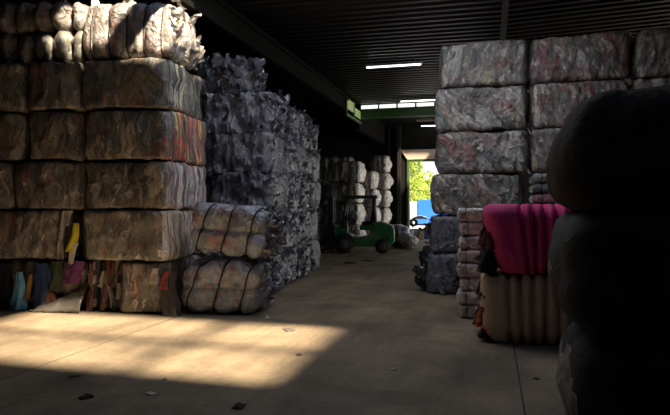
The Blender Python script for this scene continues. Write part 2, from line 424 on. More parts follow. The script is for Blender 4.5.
# drapes -----------------------------------------------------------
def drape(w0, w1, h, dep, folds, seed, sway=.05, n=40, m=22):
    V = []; rnd = random.Random(seed); ph = rnd.random()*6
    for i in range(m+1):
        t = i/m; z = h*(1-t); w = w0+(w1-w0)*t
        w *= 1+.12*noise.noise(Vector((seed, t*3, 0)))
        cx = sway*math.sin(t*2.2+ph)
        for j in range(n):
            a = 2*math.pi*j/n
            k = 1+(.10+.2*t)*math.sin(folds*a+ph+1.5*t)+.3*noise.noise(Vector((math.cos(a)*2+seed, math.sin(a)*2, t*5)))
            k += .16*noise.noise(Vector((math.cos(a)*5+seed, math.sin(a)*5, t*9)))
            V.append(Vector((cx+w/2*math.cos(a)*k, dep/2*math.sin(a)*k*(.55+.45*t), z+.02*math.sin(5*a+ph)*(1 if 0 < i < m else .3))))
    Fc = [(i*n+j, (i+1)*n+j, (i+1)*n+(j+1) % n, i*n+(j+1) % n) for i in range(m) for j in range(n)]
    Fc += [tuple(reversed(range(n))), tuple(m*n+j for j in range(n))]
    Fc = [tuple(reversed(f)) for f in Fc]
    zmin = min(v.z for v in V)
    return [Vector((v.x, v.y, v.z-zmin)) for v in V], Fc
def garment(label, mat, t, b, z, w0, w1, h, dep, folds, seed, cat='garment', grp='loose garments in the left stack', name='hanging_garment', sway=.05):
    V, Fc = drape(w0, w1, h, dep, folds, seed, sway)
    o = link(name, V, Fc, mat)
    o.location = LS(t, b, z); o.rotation_euler = (0, 0, -SA)
    return tag(o, label, cat, grp)
# torn open clothes bale, bottom left: dark body set back, garments spilling out of it
B = Bale(1.5, 2.1, .80, hoops=0, rc=.12, re=.1, amp=.12, crump=.09, bulge=.03, seed=31, cf=3.5)
bale('open_clothing_bale', 'torn open dark pile of clothes at floor level, behind the light blue garment', 'bale', None, B,
     'brown2', LS(2.62, .30+.75, 0), math.pi/2-SA, straps=0)
garment('light blue garment hanging down to the floor out of the open bale', cloth('light_blue_cloth', (.14,.38,.72)), 2.63, .10, .0, .09, .26, .62, .16, 5, 1)
garment('navy blue garment hanging from the open bale, beside the grey plastic sheet', cloth('navy_cloth', (.02,.045,.13)), 2.22, .16, .05, .22, .34, .72, .16, 4, 2)
garment('narrow tan garment between the light blue and navy ones', cloth('ochre_cloth', (.28,.15,.06)), 2.46, .12, .16, .05, .08, .42, .10, 3, 3)
garment('dark green garment bunched up under the hanging navy one', cloth('dark_green_cloth', (.05,.06,.04)), 2.02, .20, .30, .18, .2, .5, .14, 4, 4)
garment('black garment hanging at the outer edge beside the light blue one', cloth('black_cloth', (.012,.012,.014)), 2.86, .14, .02, .2, .24, .74, .14, 4, 5)
garment('rust red garment lying low between the navy garment and the plastic sheet', cloth('rust_cloth', (.10,.035,.02)), 2.02, .14, .0, .16, .3, .30, .16, 5, 6)
garment('purple garment hanging over the grey plastic sheet', cloth('purple_cloth', (.13,.03,.13)), 1.60, .10, .46, .24, .26, .36, .14, 5, 7)
garment('bright yellow cloth hanging in the gap between second-layer bales', cloth('yellow_cloth', (.62,.55,.03)), 1.64, .08, .98, .09, .17, .46, .12, 4, 8, sway=.08)
garment('white cloth end hanging below the bright yellow cloth', cloth('white_cloth', (.55,.5,.46)), 1.58, .07, .78, .10, .07, .34, .08, 3, 9)
garment('pale cloth tucked above the bright yellow cloth', cloth('pale_grey_cloth', (.35,.36,.38)), 1.70, .12, 1.40, .16, .1, .25, .1, 3, 10)
garment('translucent film curtain hanging beside the bright yellow cloth', M['brown'], 1.80, .10, .84, .08, .12, .8, .10, 4, 11, cat='plastic film', grp=None, name='hanging_film')
# unwrapped block of folded clothes between film bales, each strip a garment
blk = empty('clothes_block', LS(1.15, .72, 0), -SA)
tag(blk, 'unwrapped block of striped garments at floor level, right of the grey plastic sheet', 'clothes')
MB().box(-.28, .28, -.45, .75, .01, .80).build('core', cloth('dark_core_cloth', (.03,.025,.025)), blk)
cols = [(.13,.04,.04),(.2,.15,.12),(.04,.04,.06),(.26,.13,.13),(.22,.2,.19),(.05,.04,.035),(.17,.07,.08),(.34,.3,.28),(.03,.03,.035),(.16,.12,.1),(.07,.03,.03),(.12,.11,.1)]
for k in range(12):
    V, Fc = drape(.06, .085, .33+.03*(k % 3), .14, 3, 50+k, .03, 24, 16)
    i = k % 6; row = k//6
    o = link('garment', V, Fc, cloth('strip_cloth_%s' % 'abcdefghijkl'[k], cols[k]), blk)
    o.location = (-.25+.1*i, -.50+.012*(k % 2), .05+.39*row); o.rotation_euler = (0, R(random.Random(k).uniform(-12, 12)), 0)
    V, Fc = drape(.05, .075, .26, .14, 3, 80+k, .03, 24, 14)
    o = link('garment', V, Fc, cloth('strip_cloth_%s' % 'abcdefghijkl'[(k*5+3) % 12], cols[(k*5+3) % 12]), blk)
    o.location = (-.21+.1*i, -.51, .0 + .39*row+.2*(k % 2)); o.rotation_euler = (0, R(random.Random(k+9).uniform(-14, 14)), 0)
# crumpled plastic sheet on the floor
V = []; n = 26
for i in range(n+1):
    for j in range(n+1):
        u, v = i/n, j/n
        x = (u-.5)*.9; y = -.30+v*.34
        z = .46*max(0, u)**.8*v**.5+.05*abs(noise.noise(Vector((u*7, v*6, 3))))*1.2
        V.append(Vector((x, y+.05*noise.noise(Vector((u*4, v*4, 8))), max(.008, z))))
Fc = [(i*(n+1)+j, (i+1)*(n+1)+j, (i+1)*(n+1)+j+1, i*(n+1)+j+1) for i in range(n) for j in range(n)]
o = link('plastic_sheet', V, Fc, plain('dusty_plastic_sheet', (.13,.12,.11), .35, var=.3, bump=.5)); o.location = LS(1.85, .22, 0); o.rotation_euler = (0, 0, -SA)
md = o.modifiers.new('thick', 'SOLIDIFY'); md.thickness = .006
tag(o, 'grey crumpled plastic sheet on the floor in front of the torn open clothes', 'plastic sheet')
# dark spilled clothes right of the floor-level bale
for k, (t, z, c, w, h, lbx) in enumerate(((-.14, .0, (.04,.035,.035), .26, .66, 'black garment squeezed between the floor-level bale and the strapped pair'),
                                      (-.10, .42, (.24,.05,.045), .13, .28, 'red and pale garment end sticking out above the black squeezed garment'),
                                      (.06, .50, (.45,.38,.33), .12, .24, 'pale pink garment end poking out under the ribbed bale end'))):
    garment(lbx, cloth('spill_cloth_%s' % 'abc'[k], c), t, -.06-.03*k, z, w*.8, w, h, .14, 4, 140+k)

# ---------------------------------------------------------------- two strapped bales in front
G2 = 'strapped bales standing before the left stack'
B = Bale(1.30, .92, .86, hoops=3, puff=.055, rc=.22, re=.2, amp=.05, crump=.035, bulge=.08, seed=41, nu=60, nv=84, waist=.05, cf=4.0, skew=.10, sk=.16)
bale('strapped_bale', 'grey film bale with three black straps standing on the floor, lower of the pair', 'bale', G2, B, 'tied', (-1.80, 9.36, 0), -SA,
     strap_r=.013, flaps=(40, .12, 'film', ['+x'], .1), lift=.012)
B = Bale(1.24, .92, .84, hoops=3, puff=.055, rc=.22, re=.2, amp=.06, crump=.035, bulge=.08, seed=42, nu=60, nv=84, waist=.05, cf=4.0, skew=-.06, sk=.24)
bale('strapped_bale', 'grey film bale with three black straps lying on another strapped bale, pinkish patch', 'bale', G2, B, 'tied', (-1.70, 9.40, .92), -SA-R(2),
     strap_r=.013, flaps=(50, .12, 'film', ['+x'], .1), tilt=R(4), lift=.012)

# ---------------------------------------------------------------- ragged blue-grey stack
WC = Vector((-1.24, 10.75, 0))
wr = Vector((math.cos(WA), -math.sin(WA), 0)); wb = Vector((math.sin(WA), math.cos(WA), 0))
G3 = 'ragged blue-grey film bales behind the strapped pair'
hh = .775; cn = ['nearest', 'second', 'third', 'farthest']
for c in range(4):
    for r in range(5):
        sd = 60+c*7+r
        tidy = c == 3
        B = Bale(1.36, 1.20, hh+.05, hoops=4, puff=.03, rc=.05, re=.16, zi=.3, amp=.07, crump=.03 if tidy else .085, bulge=.05, seed=sd, nu=54, nv=100, cf=5.5)
        rn = random.Random(sd)
        ex = rn.uniform(-.06, .05)
        lab = 'ragged %s film bale, %s in the %s' % ('blue-grey' if not tidy else 'dark grey', ['bottom', 'second up', 'middle', 'fourth up', 'top'][r],
              ['column directly behind the strapped pair', 'second column behind the strapped pair', 'third column behind the strapped pair', 'far column toward the forklift'][c])
        fl = (36 if not tidy else 6, .10, 'film', ['+x', '+x', '+x', '-y'] if c == 0 else ['+x', '+x', '+x', '+x'], .35)
        if r == 4 and not tidy: fl = (80, .15, 'film', ['+x', '+x', '+z', '-y'], .6)
        p = WC-wr*(.69-ex)+wb*(.62+c*1.25)+Vector((0, 0, r*(hh+.005)))
        bale('film_bale', lab, 'bale', G3, B, 'blue' if not tidy else 'blue2', p, -WA+R(rn.uniform(-2, 2)), straps=0, flaps=fl)
B = Bale(1.15, 1.1, .62, hoops=3, puff=.04, rc=.2, re=.2, amp=.07, crump=.045, bulge=.05, seed=97, cf=4.5)
bale('film_bale', 'ragged film bale crowning the blue-grey stack, beside the sunlit top bale', 'bale', G3, B, 'blue', WC-wr*1.05+wb*.62+Vector((0, 0, 5*hh+.02)), -WA, straps=0,
     flaps=(110, .2, 'film', ['+x', '-y', '+z', '+z'], .7))

# ---------------------------------------------------------------- right stack
RC = Vector((1.92, 10.95, 0))
rr = Vector((math.cos(BA), -math.sin(BA), 0)); rb = Vector((math.sin(BA), math.cos(BA), 0))
def RS(t, b, z): return RC + rr*t + rb*b + Vector((0, 0, z))
G4 = 'multicoloured grey bales of the tall right stack'
zs = [0, .81, 1.56, 2.36, 3.18, 4.03]; hs = [.80, .74, .79, .81, .84, .86]
mats = {(0,5): 'grey', (0,4): 'grey2', (0,3): 'grey2', (0,2): 'grey2', (0,1): 'grey2', (0,0): 'grey2',
        (1,5): 'greyred', (1,4): 'greyred', (1,3): 'greyred', (1,1): 'grey2', (1,0): 'grey2'}
colname = ['column nearest the aisle', 'middle column', 'outermost column']
for c in range(3):
    for r in range(6):
        if c == 1 and r == 2: continue
        if c == 2 and r < 3: continue
        sd = 160+c*10+r
        rn = random.Random(sd)
        t0 = [.06, 1.82, 3.60][c]+rn.uniform(-.02, .03); Lr = 1.67
        if (c, r) == (0, 5): t0 += .10; Lr = 1.6
        if c == 0 and r in (2, 1, 0): t0 -= .06*(3-r); Lr = 1.66
        B = Bale(Lr, 1.15, hs[r], hoops=5, puff=.012, rc=.08, re=.12, zi=.5, amp=.04, crump=.022, bulge=.07, seed=sd, nu=70, nv=100, belly=.03)
        lab = 'grey multicoloured film bale, %s in the %s of the right stack' % (['bottom', 'second up', 'third up', 'fourth up', 'fifth up', 'topmost'][r], colname[c])
        fl = None
        if c == 0 and r == 0: fl = (46, .24, 'filmd', ['-x', '-y'], -.1)
        if c == 0 and r == 1: fl = (10, .16, 'filmd', ['-x'], -.2)
        bale('wrapped_bale', lab, 'bale', G4, B, mats.get((c, r), 'grey') if not (c == 0 and r < 2) else 'blue', RS(t0+Lr/2, .58, zs[r]), -BA, straps=0, flaps=fl)
# layered thin bundles, middle column
lay = [((.10,.10,.11), 'dark grey'), ((.22,.07,.09), 'dull red'), ((.06,.07,.09), 'slate'), ((.20,.20,.21), 'light grey')]
for k, (c, nm) in enumerate(lay):
    B = Bale(1.62, 1.1, .192, hoops=5, puff=.012, rc=.08, re=.09, amp=.02, crump=.01, bulge=.03, seed=210+k, nu=40, nv=60)
    M['lay%d' % k] = clothes('layered_cloth_'+nm.replace(' ', '_'), [c, tuple(x*.6 for x in c), tuple(min(1, x*1.6) for x in c)], (4, 4, 8), haze=(.2,.2,.21), hz=.25)
    bale('flat_bundle', '%s flat clothing bundle above the magenta bale, %s of the four layers' % (nm, ['lowest', 'second', 'third', 'highest'][k]), 'bundle', 'flat bundles above the magenta bale',
         B, 'lay%d' % k, RS(1.84+.81, .56, 1.565+k*.198), -BA, strap_mat='strap', strap_r=.008)
V, Fc = drape(.16, .3, .3, .12, 4, 77)
o = link('blue_cloth', V, Fc, cloth('bright_blue_cloth', (.02,.16,.5))); o.location = RS(2.35, -.16, 1.50); tag(o, 'bright blue cloth hanging above the magenta bale beside the dark bale', 'cloth')
o.rotation_euler = (0, 0, -BA)

# small white bundles
for k in range(8):
    B = Bale(.78, .6, .212, hoops=3, puff=.012, rc=.05, re=.05, amp=.02, crump=.012, bulge=.02, seed=230+k, nu=34, nv=60, cf=8)
    rn = random.Random(k)
    p = Vector((1.90, 8.62, 0))+rr*(.39+rn.uniform(-.03, .02))+rb*.3+Vector((0, 0, k*.213))
    bale('cloth_bundle', 'small white patterned cloth bundle in the narrow pile, %s of eight' % ['bottom', 'second up', 'third up', 'fourth up', 'fifth up', 'sixth up', 'seventh up', 'top'][k], 'bundle', 'small white bundles in the narrow pile',
         B, 'bundle', p, -BA, strap_mat='strapg', strap_r=.005)

# pink and tan bales
def ridged(label, mat, loc, L, W, H, seed, hx, lean):
    B = Bale(L, W, H, puff=.10, rc=.2, re=.13, amp=.03, crump=.014, bulge=.03, seed=seed, nu=130, nv=84, cf=3, belly=.0, hx=hx, lean=lean)
    root = bale('ridged_bale', label, 'bale', 'ridged cloth bales before the white bundles', B, mat, loc, -BA, strap_mat='strap', strap_r=.005, lift=-.004)
    return root, B
pc = Vector((1.80, 7.12, 0))
tan, B = ridged('tan cloth bale with deep strap ridges, standing on the floor', 'tan', pc+rr*.76+rb*.5, 1.40, 1.0, .87, 251, [-.38+.15*k for k in range(7)], .05)
pnk, B2 = ridged('magenta cloth bale with deep strap ridges, lying on the tan bale', 'pink', pc+rr*.78+rb*.5+Vector((0, 0, .885)), 1.40, 1.0, .87, 252, [-.24+.145*k for k in range(7)], .20)
def ends(parent, B, specs, seed):
    rnd = random.Random(seed)
    for k, (x, y, z, s, mat) in enumerate(specs):
        V, Fc = drape(s*.5, s, s*1.1, s*.6, 4, seed+k, .03, 24, 14)
        o = link('protruding_garment', V, Fc, mat, parent); o.location = (x+.05, y, z); o.rotation_euler = (0, R(rnd.uniform(-10, 35)), R(rnd.uniform(-30, 30)))
dc = cloth('black_cloth', 0); oc = cloth('orange_cloth', (.45,.08,.02)); mc = cloth('maroon_cloth', (.09,.02,.03)); gc = cloth('dark_green_cloth', 0)
ends(tan, B, [(-.68,-.40,.02,.2,dc),(-.70,-.30,.18,.22,oc),(-.70,-.42,.36,.16,mc),(-.70,-.1,.2,.26,dc),(-.68,-.40,.56,.2,dc),(-.70,-.2,.5,.22,gc),(-.68,.2,.1,.3,mc),(-.68,.1,.5,.3,dc),(-.69,-.44,.14,.12,oc)], 300)
ends(pnk, B2, [(-.68,-.38,-.02,.26,dc),(-.72,-.28,.12,.22,dc),(-.70,-.40,.30,.2,mc),(-.70,-.1,.1,.26,dc),(-.69,-.42,.02,.2,dc),(-.68,-.3,.46,.2,dc),(-.68,.2,.3,.3,mc)], 320)
# ---------------------------------------------------------------- dark bales front right
G5 = 'dark bales close to the camera'
fc = Vector((1.50, 3.95, 0))
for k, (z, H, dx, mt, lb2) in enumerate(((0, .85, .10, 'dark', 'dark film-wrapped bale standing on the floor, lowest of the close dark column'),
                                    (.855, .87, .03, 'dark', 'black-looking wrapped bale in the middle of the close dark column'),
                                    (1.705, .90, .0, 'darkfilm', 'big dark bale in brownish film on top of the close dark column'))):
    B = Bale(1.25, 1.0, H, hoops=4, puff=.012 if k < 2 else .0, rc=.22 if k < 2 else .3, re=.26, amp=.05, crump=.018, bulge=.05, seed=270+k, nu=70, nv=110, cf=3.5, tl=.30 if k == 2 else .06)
    bale('dark_bale', lb2, 'bale', G5, B, mt, fc+rr*(.68+dx)+rb*.5+Vector((0, 0, z)), -BA, straps=0, side=('darkrim', '-x', -.02 if k == 1 else .03) if k < 2 else None)
for k in range(3):
    B = Bale(1.1, 1.0, .71, hoops=3, puff=.01, rc=.14, re=.12, amp=.02, crump=.01, bulge=.04, seed=280+k, nu=44, nv=76, cf=4)
    bale('black_bale', 'shiny black plastic-wrapped bale at the picture edge, %s of three' % ['lowest', 'middle', 'topmost'][k], 'bale', 'shiny black bales at the picture edge',
         B, 'black', Vector((1.76, 2.75, 0))+rr*.6+rb*(-.5+.35)+Vector((0, 0, k*.715)), -BA, straps=0)

# ---------------------------------------------------------------- far stacks
def P(px, d): return Vector(((px-335)/F*d, d, 0))
G6 = 'far bales behind the forklift'
def far_stack(px1, d, n, H, L, W, seed, what, light=None, dz=0):
    base = P(px1, d)
    for r in range(n):
        B = Bale(L, W, H, hoops=4, puff=.03, rc=.2, re=.18, amp=.06, crump=.03, bulge=.12, seed=seed+r, nu=30, nv=48, cf=4)
        rn = random.Random(seed+r)
        p = base-rr*(L/2+rn.uniform(0, .12))+rb*W/2+Vector((0, 0, r*(H+.005)))
        bale('stored_bale', 'film bale %s, layer %s' % (what, ['one', 'two', 'three', 'four', 'five'][r]), 'bale', G6, B, 'far', p, -BA, straps=0, side=('farlit', '+x', .16) if light else None)
far_stack(361, 23.6, 4, .90, 1.5, 1.1, 400, 'in the pale-ended stack right behind the forklift mast', True)
far_stack(377, 24.9, 4, .82, .8, .9, 410, 'in the narrow stack behind the forklift cab', True)
far_stack(389.5, 25.8, 5, .81, .85, .8, 420, 'in the stack behind the forklift counterweight', True)
far_stack(352, 25.5, 5, .80, 1.7, .9, 430, 'in the shadowed stack seen over the pale-ended stack')
far_stack(320, 24.1, 4, .90, 1.7, 1.0, 440, 'in the stack beside the far end of the blue-grey column')
# sacks
for k, (px, d, L, H, lb3) in enumerate(((408, 22.4, .85, .62, 'pale lumpy film sack on the floor beside the doorway jamb'), (399, 23.0, .9, .95, 'dark lumpy film sack between the forklift and the doorway jamb'))):
    B = Bale(L, .8, H, hoops=2, puff=.04, rc=.3, re=.3, amp=.09, crump=.03, bulge=.02, seed=450+k, nu=24, nv=40, cf=4)
    p = P(px, d); bale('film_sack', lb3, 'sack', 'lumpy sacks behind the forklift', B, 'grey2' if k == 0 else 'blue', p, -BA, straps=0)

# ---------------------------------------------------------------- forklift
def forklift():
    green = plain('green_paint', (.015,.17,.04), .3, var=.15, scale=3, bump=.03, coat=.5)
    blk = plain('black_steel', (.012,.012,.012), .4); tyre = plain('tyre_rubber', (.012,.012,.013), .8)
    hubm = plain('wheel_rim_paint', (.06,.06,.055), .5)
    r = empty('forklift', (.98, 20.7, 0), R(-6))
    tag(r, 'green counterbalance forklift parked side-on in front of the far bales', 'forklift')
    # chassis side with step, front to -x
    bev(MB().prism([(-.95,.25),(.95,.25),(.95,.80),(.40,.86),(.22,.62),(-.25,.60),(-.50,.74),(-.62,.95),(-.82,.95),(-.95,.70)], -.5, .5).build('chassis', green, r), .03)
    bev(MB().prism([(.40,.84),(.42,1.12),(.75,1.16),(1.12,1.02),(1.22,.86),(1.22,.42),(1.12,.32),(.98,.30),(.96,.6),(.70,.70),(.42,.6)], -.53, .53).build('counterweight', green, r), .05, 3)
    bev(MB().box(1.0,1.23,-.3,.3,.55,.75).build('rear_grille', blk, r), .02)
    bev(MB().box(-.05,.5,-.36,.36,.84,1.02).build('engine_hood', green, r), .04)
    s = bev(MB().prism([(.02,1.02),(.40,1.02),(.52,1.55),(.42,1.58),(.32,1.16),(.02,1.14)], -.25, .25).build('seat', cloth('black_cloth', 0), r), .03)
    g = MB()
    for y in (-.46, .46):
        g2 = MB().tube([(-.66,y,.9),(-.52,y,2.02)], .055); g2.build('front_pillar', blk, r, True)
        MB().tube([(.50,y,1.05),(.46,y,2.06)], .06).build('rear_pillar', blk, r, True)
    rf = MB().box(-.60,.58,-.52,-.46,1.99,2.10).box(-.60,.58,.46,.52,1.99,2.10).box(-.60,-.54,-.5,.5,1.99,2.10).box(.50,.58,-.5,.5,1.99,2.10)
    for k in range(8): rf.box(-.5+.13*k, -.46+.13*k, -.48, .48, 2.045, 2.085)
    rf.build('overhead_guard', blk, r)
    MB().tube([(-.42+.10*math.cos(a)*.6, .17*math.sin(a), 1.2+.10*math.cos(a)) for a in [2*math.pi*k/20 for k in range(20)]], .015, 6, True).build('steering_wheel', blk, r, True)
    MB().tube([(-.56,0,.85),(-.42,0,1.19)], .03).build('steering_column', blk, r, True)
    MB().box(-.62,-.50,-.42,.42,.7,1.15).build('dashboard', blk, r)
    ms = MB()
    for y in (-.34,.34): ms.box(-1.14,-1.02,y-.05,y+.05,.08,2.05).box(-1.22,-1.12,y*.8-.04,y*.8+.04,.10,2.02)
    for z in (.3, 1.1, 1.95): ms.box(-1.14,-1.04,-.34,.34,z,z+.08)
    ms.build('mast', blk, r)
    MB().tube([(-1.08,0,.15),(-1.08,0,1.85)], .05).build('lift_cylinder', blk, r, True)
    cg = MB().box(-1.28,-1.22,-.5,.5,.20,.28).box(-1.28,-1.22,-.5,.5,.60,.68)
    for k in range(7): cg.box(-1.27,-1.23,-.48+.155*k,-.45+.155*k,.28,1.2)
    cg.box(-1.28,-1.22,-.5,.5,1.18,1.24); cg.build('load_backrest', blk, r)
    for y in (-.3,.3): bev(MB().prism([(-1.29,.06),(-2.2,.05),(-2.3,.06),(-1.34,.11),(-1.34,.7),(-1.28,.7)], y-.06, y+.06).build('fork', blk, r), .008)
    for x, rad, y0 in ((-.62,.335,.40),(.78,.27,.36)):
        for sgn in (-1, 1):
            a, b = sorted((sgn*y0, sgn*(y0+.2)))
            w = MB().cylY(x, rad, rad, a, b).build('wheel', tyre, r, True)
            MB().cylY(x, rad, rad*.5, a-.012, b+.012, ch=.01).build('hub', hubm if 1 else blk, w, True)
    # mudguard over the front wheel
    pts = [(-.62+.42*math.cos(a), .335+.42*math.sin(a)) for a in [R(10+16*k) for k in range(11)]]
    inn = [(-.62+.37*math.cos(a), .335+.37*math.sin(a)) for a in [R(170-16*k) for k in range(11)]]
    MB().prism(pts+inn, -.6, -.44).build('mudguard', blk, r)
    l = MB().box(.47,.53,-.42,-.34,1.92,2.0).build('rear_lamp', hubm, r)
forklift()

# ---------------------------------------------------------------- building (own frame, turned by BA)
def bstruct(name, mb, mat, kind='structure', smooth=False):
    o = mb.build(name, mat, None, smooth); o.rotation_euler = (0, 0, -BA)
    if kind: o['kind'] = kind
    return o
def toB(x, y): return (x*math.cos(BA)-y*math.sin(BA), x*math.sin(BA)+y*math.cos(BA))
X0, X1, Y0, Y1 = -10.0, 11.0, -5.0, 27.4
ZC = 5.65
# floor
def floor_mat():
    m, nt, b = new_mat('worn_concrete_floor'); N = nt.nodes; L = nt.links
    tc = N.new('ShaderNodeTexCoord')
    def nz(s, d=6, r=.6, dist=0.0, st=None):
        n = N.new('ShaderNodeTexNoise'); n.inputs['Scale'].default_value = s; n.inputs['Detail'].default_value = d; n.inputs['Roughness'].default_value = r; n.inputs['Distortion'].default_value = dist
        if st:
            v = N.new('ShaderNodeVectorMath'); v.operation = 'MULTIPLY'; v.inputs[1].default_value = st; L.new(tc.outputs['Object'], v.inputs[0]); L.new(v.outputs[0], n.inputs['Vector'])
        else: L.new(tc.outputs['Object'], n.inputs['Vector'])
        return n
    a = nz(.9, 8, .62, .4); c = nz(14, 6, .7); s = nz(1.0, 6, .6, .3, (2.2, .35, 1))
    r1 = N.new('ShaderNodeValToRGB'); r1.color_ramp.elements[0].position = .3; r1.color_ramp.elements[1].position = .72
    r1.color_ramp.elements[0].color = (.155,.122,.090,1); r1.color_ramp.elements[1].color = (.38,.295,.205,1)
    L.new(a.outputs['Fac'], r1.inputs[0])
    m1 = N.new('ShaderNodeMix'); m1.data_type = 'RGBA'; m1.blend_type = 'MULTIPLY'; m1.inputs[0].default_value = .55
    r2 = N.new('ShaderNodeValToRGB'); r2.color_ramp.elements[0].position = .32; r2.color_ramp.elements[1].position = .55
    r2.color_ramp.elements[0].color = (.5,.48,.46,1); r2.color_ramp.elements[1].color = (1,1,1,1)
    L.new(s.outputs['Fac'], r2.inputs[0]); L.new(r1.outputs[0], m1.inputs[6]); L.new(r2.outputs[0], m1.inputs[7])
    m2 = N.new('ShaderNodeMix'); m2.data_type = 'RGBA'; m2.blend_type = 'MULTIPLY'; m2.inputs[0].default_value = .4
    r3 = N.new('ShaderNodeValToRGB'); r3.color_ramp.elements[0].position = .36; r3.color_ramp.elements[1].position = .6
    r3.color_ramp.elements[0].color = (.55,.53,.5,1)
    L.new(c.outputs['Fac'], r3.inputs[0]); L.new(m1.outputs[2], m2.inputs[6]); L.new(r3.outputs[0], m2.inputs[7])
    # slab joints
    sx = N.new('ShaderNodeSeparateXYZ'); L.new(tc.outputs['Object'], sx.inputs[0])
    def joint(out, off, per, w):
        ad = N.new('ShaderNodeMath'); ad.operation = 'ADD'; ad.inputs[1].default_value = -off+per*20.5
        L.new(out, ad.inputs[0])
        mo = N.new('ShaderNodeMath'); mo.operation = 'MODULO'; mo.inputs[1].default_value = per; L.new(ad.outputs[0], mo.inputs[0])
        sb = N.new('ShaderNodeMath'); sb.operation = 'SUBTRACT'; sb.inputs[1].default_value = per/2; L.new(mo.outputs[0], sb.inputs[0])
        ab = N.new('ShaderNodeMath'); ab.operation = 'ABSOLUTE'; L.new(sb.outputs[0], ab.inputs[0])
        lt = N.new('ShaderNodeMath'); lt.operation = 'LESS_THAN'; lt.inputs[1].default_value = w; L.new(ab.outputs[0], lt.inputs[0])
        return lt
    j1 = joint(sx.outputs[0], .28, 5.0, .009); j2 = joint(sx.outputs[1], 2.0, 6.0, .006)
    mxx = N.new('ShaderNodeMath'); mxx.operation = 'MAXIMUM'; L.new(j1.outputs[0], mxx.inputs[0]); L.new(j2.outputs[0], mxx.inputs[1])
    m3 = N.new('ShaderNodeMix'); m3.data_type = 'RGBA'; m3.inputs[7].default_value = (.05,.042,.035,1)
    L.new(mxx.outputs[0], m3.inputs[0]); L.new(m2.outputs[2], m3.inputs[6]); L.new(m3.outputs[2], b.inputs['Base Color'])
    b.inputs['Roughness'].default_value = .75; b.inputs['Specular IOR Level'].default_value = .3
    bp = N.new('ShaderNodeBump'); bp.inputs['Strength'].default_value = .25; bp.inputs['Distance'].default_value = .01
    L.new(c.outputs['Fac'], bp.inputs['Height']); L.new(bp.outputs[0], b.inputs['Normal'])
    return m
bstruct('floor', MB().box(X0, X1, Y0, Y1+.2, -.2, 0), floor_mat())
asph = plain('pale_yard_concrete', (.42,.40,.37), .85, var=.2, scale=2, bump=.2)
bstruct('ground', MB().box(-40, 60, Y1+.2, 120, -.21, -.005), asph)
# corrugated roof with rooflight openings; rectangles in building coordinates
_hx, _hy = 4.45*math.cos(BA)-26.1*math.sin(BA), 4.45*math.sin(BA)+26.1*math.cos(BA)
HOLES = [(-3.05, 2.0, 2.8, 3.93), (-3.05, 2.0, 4.07, 5.3), (-6.2, -3.9, 7.12, 8.5), (_hx-.65, _hx+.9, _hy-.35, _hy+.4)]
PANEL = [(-4.0, .6, 8.0, 9.5)]
steel = plain('dark_corrugated_steel', (.011,.0105,.0105), .45, metal=.3, var=.25, scale=3, bump=.05)
def zroof(x): return ZC + (.035*(x-.28) if x > .28 else .012*(.28-x))
def corr(mb, xa, xb, ya, yb, pit=.30, dep=.045):
    if xa < .28 < xb:
        corr(mb, xa, .28, ya, yb, pit, dep); corr(mb, .28, xb, ya, yb, pit, dep); return
    ys = []; k = math.floor(ya/pit)
    while k*pit < yb:
        for f, h in ((0, 0), (.35, 0), (.5, 1), (.85, 1)):
            y = (k+f)*pit
            if ya < y < yb: ys.append((y, h*dep))
        k += 1
    ys = [(ya, 0)]+ys+[(yb, 0)]
    b = len(mb.v)
    for y, h in ys:
        mb.v += [Vector((xa, y, zroof(xa)+h)), Vector((xb, y, zroof(xb)+h)), Vector((xb, y, zroof(xb)+h+.03)), Vector((xa, y, zroof(xa)+h+.03))]
    for i in range(len(ys)-1):
        p = b+4*i
        mb.f += [(p, p+1, p+5, p+4), (p+3, p+7, p+6, p+2), (p, p+4, p+7, p+3), (p+1, p+2, p+6, p+5)]
cut = HOLES+PANEL
xsb = sorted(set([X0-.3, X1+.3]+[c for h in cut for c in h[:2]])); ysb = sorted(set([Y0-.3, Y1+.3]+[c for h in cut for c in h[2:]]))
mb = MB()
for j in range(len(ysb)-1):
    run = None
    for i in range(len(xsb)-1):
        cx, cy = (xsb[i]+xsb[i+1])/2, (ysb[j]+ysb[j+1])/2
        hole = any(a < cx < b and c < cy < d for a, b, c, d in cut)
        if not hole:
            if run is None: run = [xsb[i], xsb[i+1]]
            else: run[1] = xsb[i+1]
        if hole or i == len(xsb)-2:
            if run: corr(mb, run[0], run[1], ysb[j], ysb[j+1]); run = None
bstruct('ceiling', mb, steel)
# unseen glowing roof panel, added for diffuse daylight over the aisle
for k, (a, b_, c_, d) in enumerate(PANEL):
    o = bstruct('window_%d' % (k+1), MB().box(a, b_, c_, d, ZC+.02, ZC+.05), emis('roof_fill_glow', (.88,.93,1.0), 4.6))
wallm = plain('dark_wall_cladding', (.016,.015,.014), .9, spec=.1, var=.3, scale=2)
bstruct('wall_left', MB().box(X0-.2, X0, Y0, Y1, 0, 6.2), wallm)
bstruct('wall_right', MB().box(X1, X1+.2, Y0, 19.5, 0, 6.2).box(X1, X1+.2, 26, Y1, 0, 6.2).box(X1, X1+.2, 19.5, 26, 4.6, 6.2), wallm)
bstruct('side_fill_glow', MB().box(X1+.05, X1+.09, 19.5, 26, 0, 4.6), emis('side_daylight_fill', (1.0,.95,.88), 10.0))  # unseen glowing panel, added to light the forklift and far bale ends
bstruct('wall_back', MB().box(X0, X1, Y0-.2, Y0, 0, 6.2), wallm)
dL = toB(*P(408, 26.2).xy); print('door', dL)
YE = Y1
XD0 = dL[0]-.0; XD1 = XD0+3.4
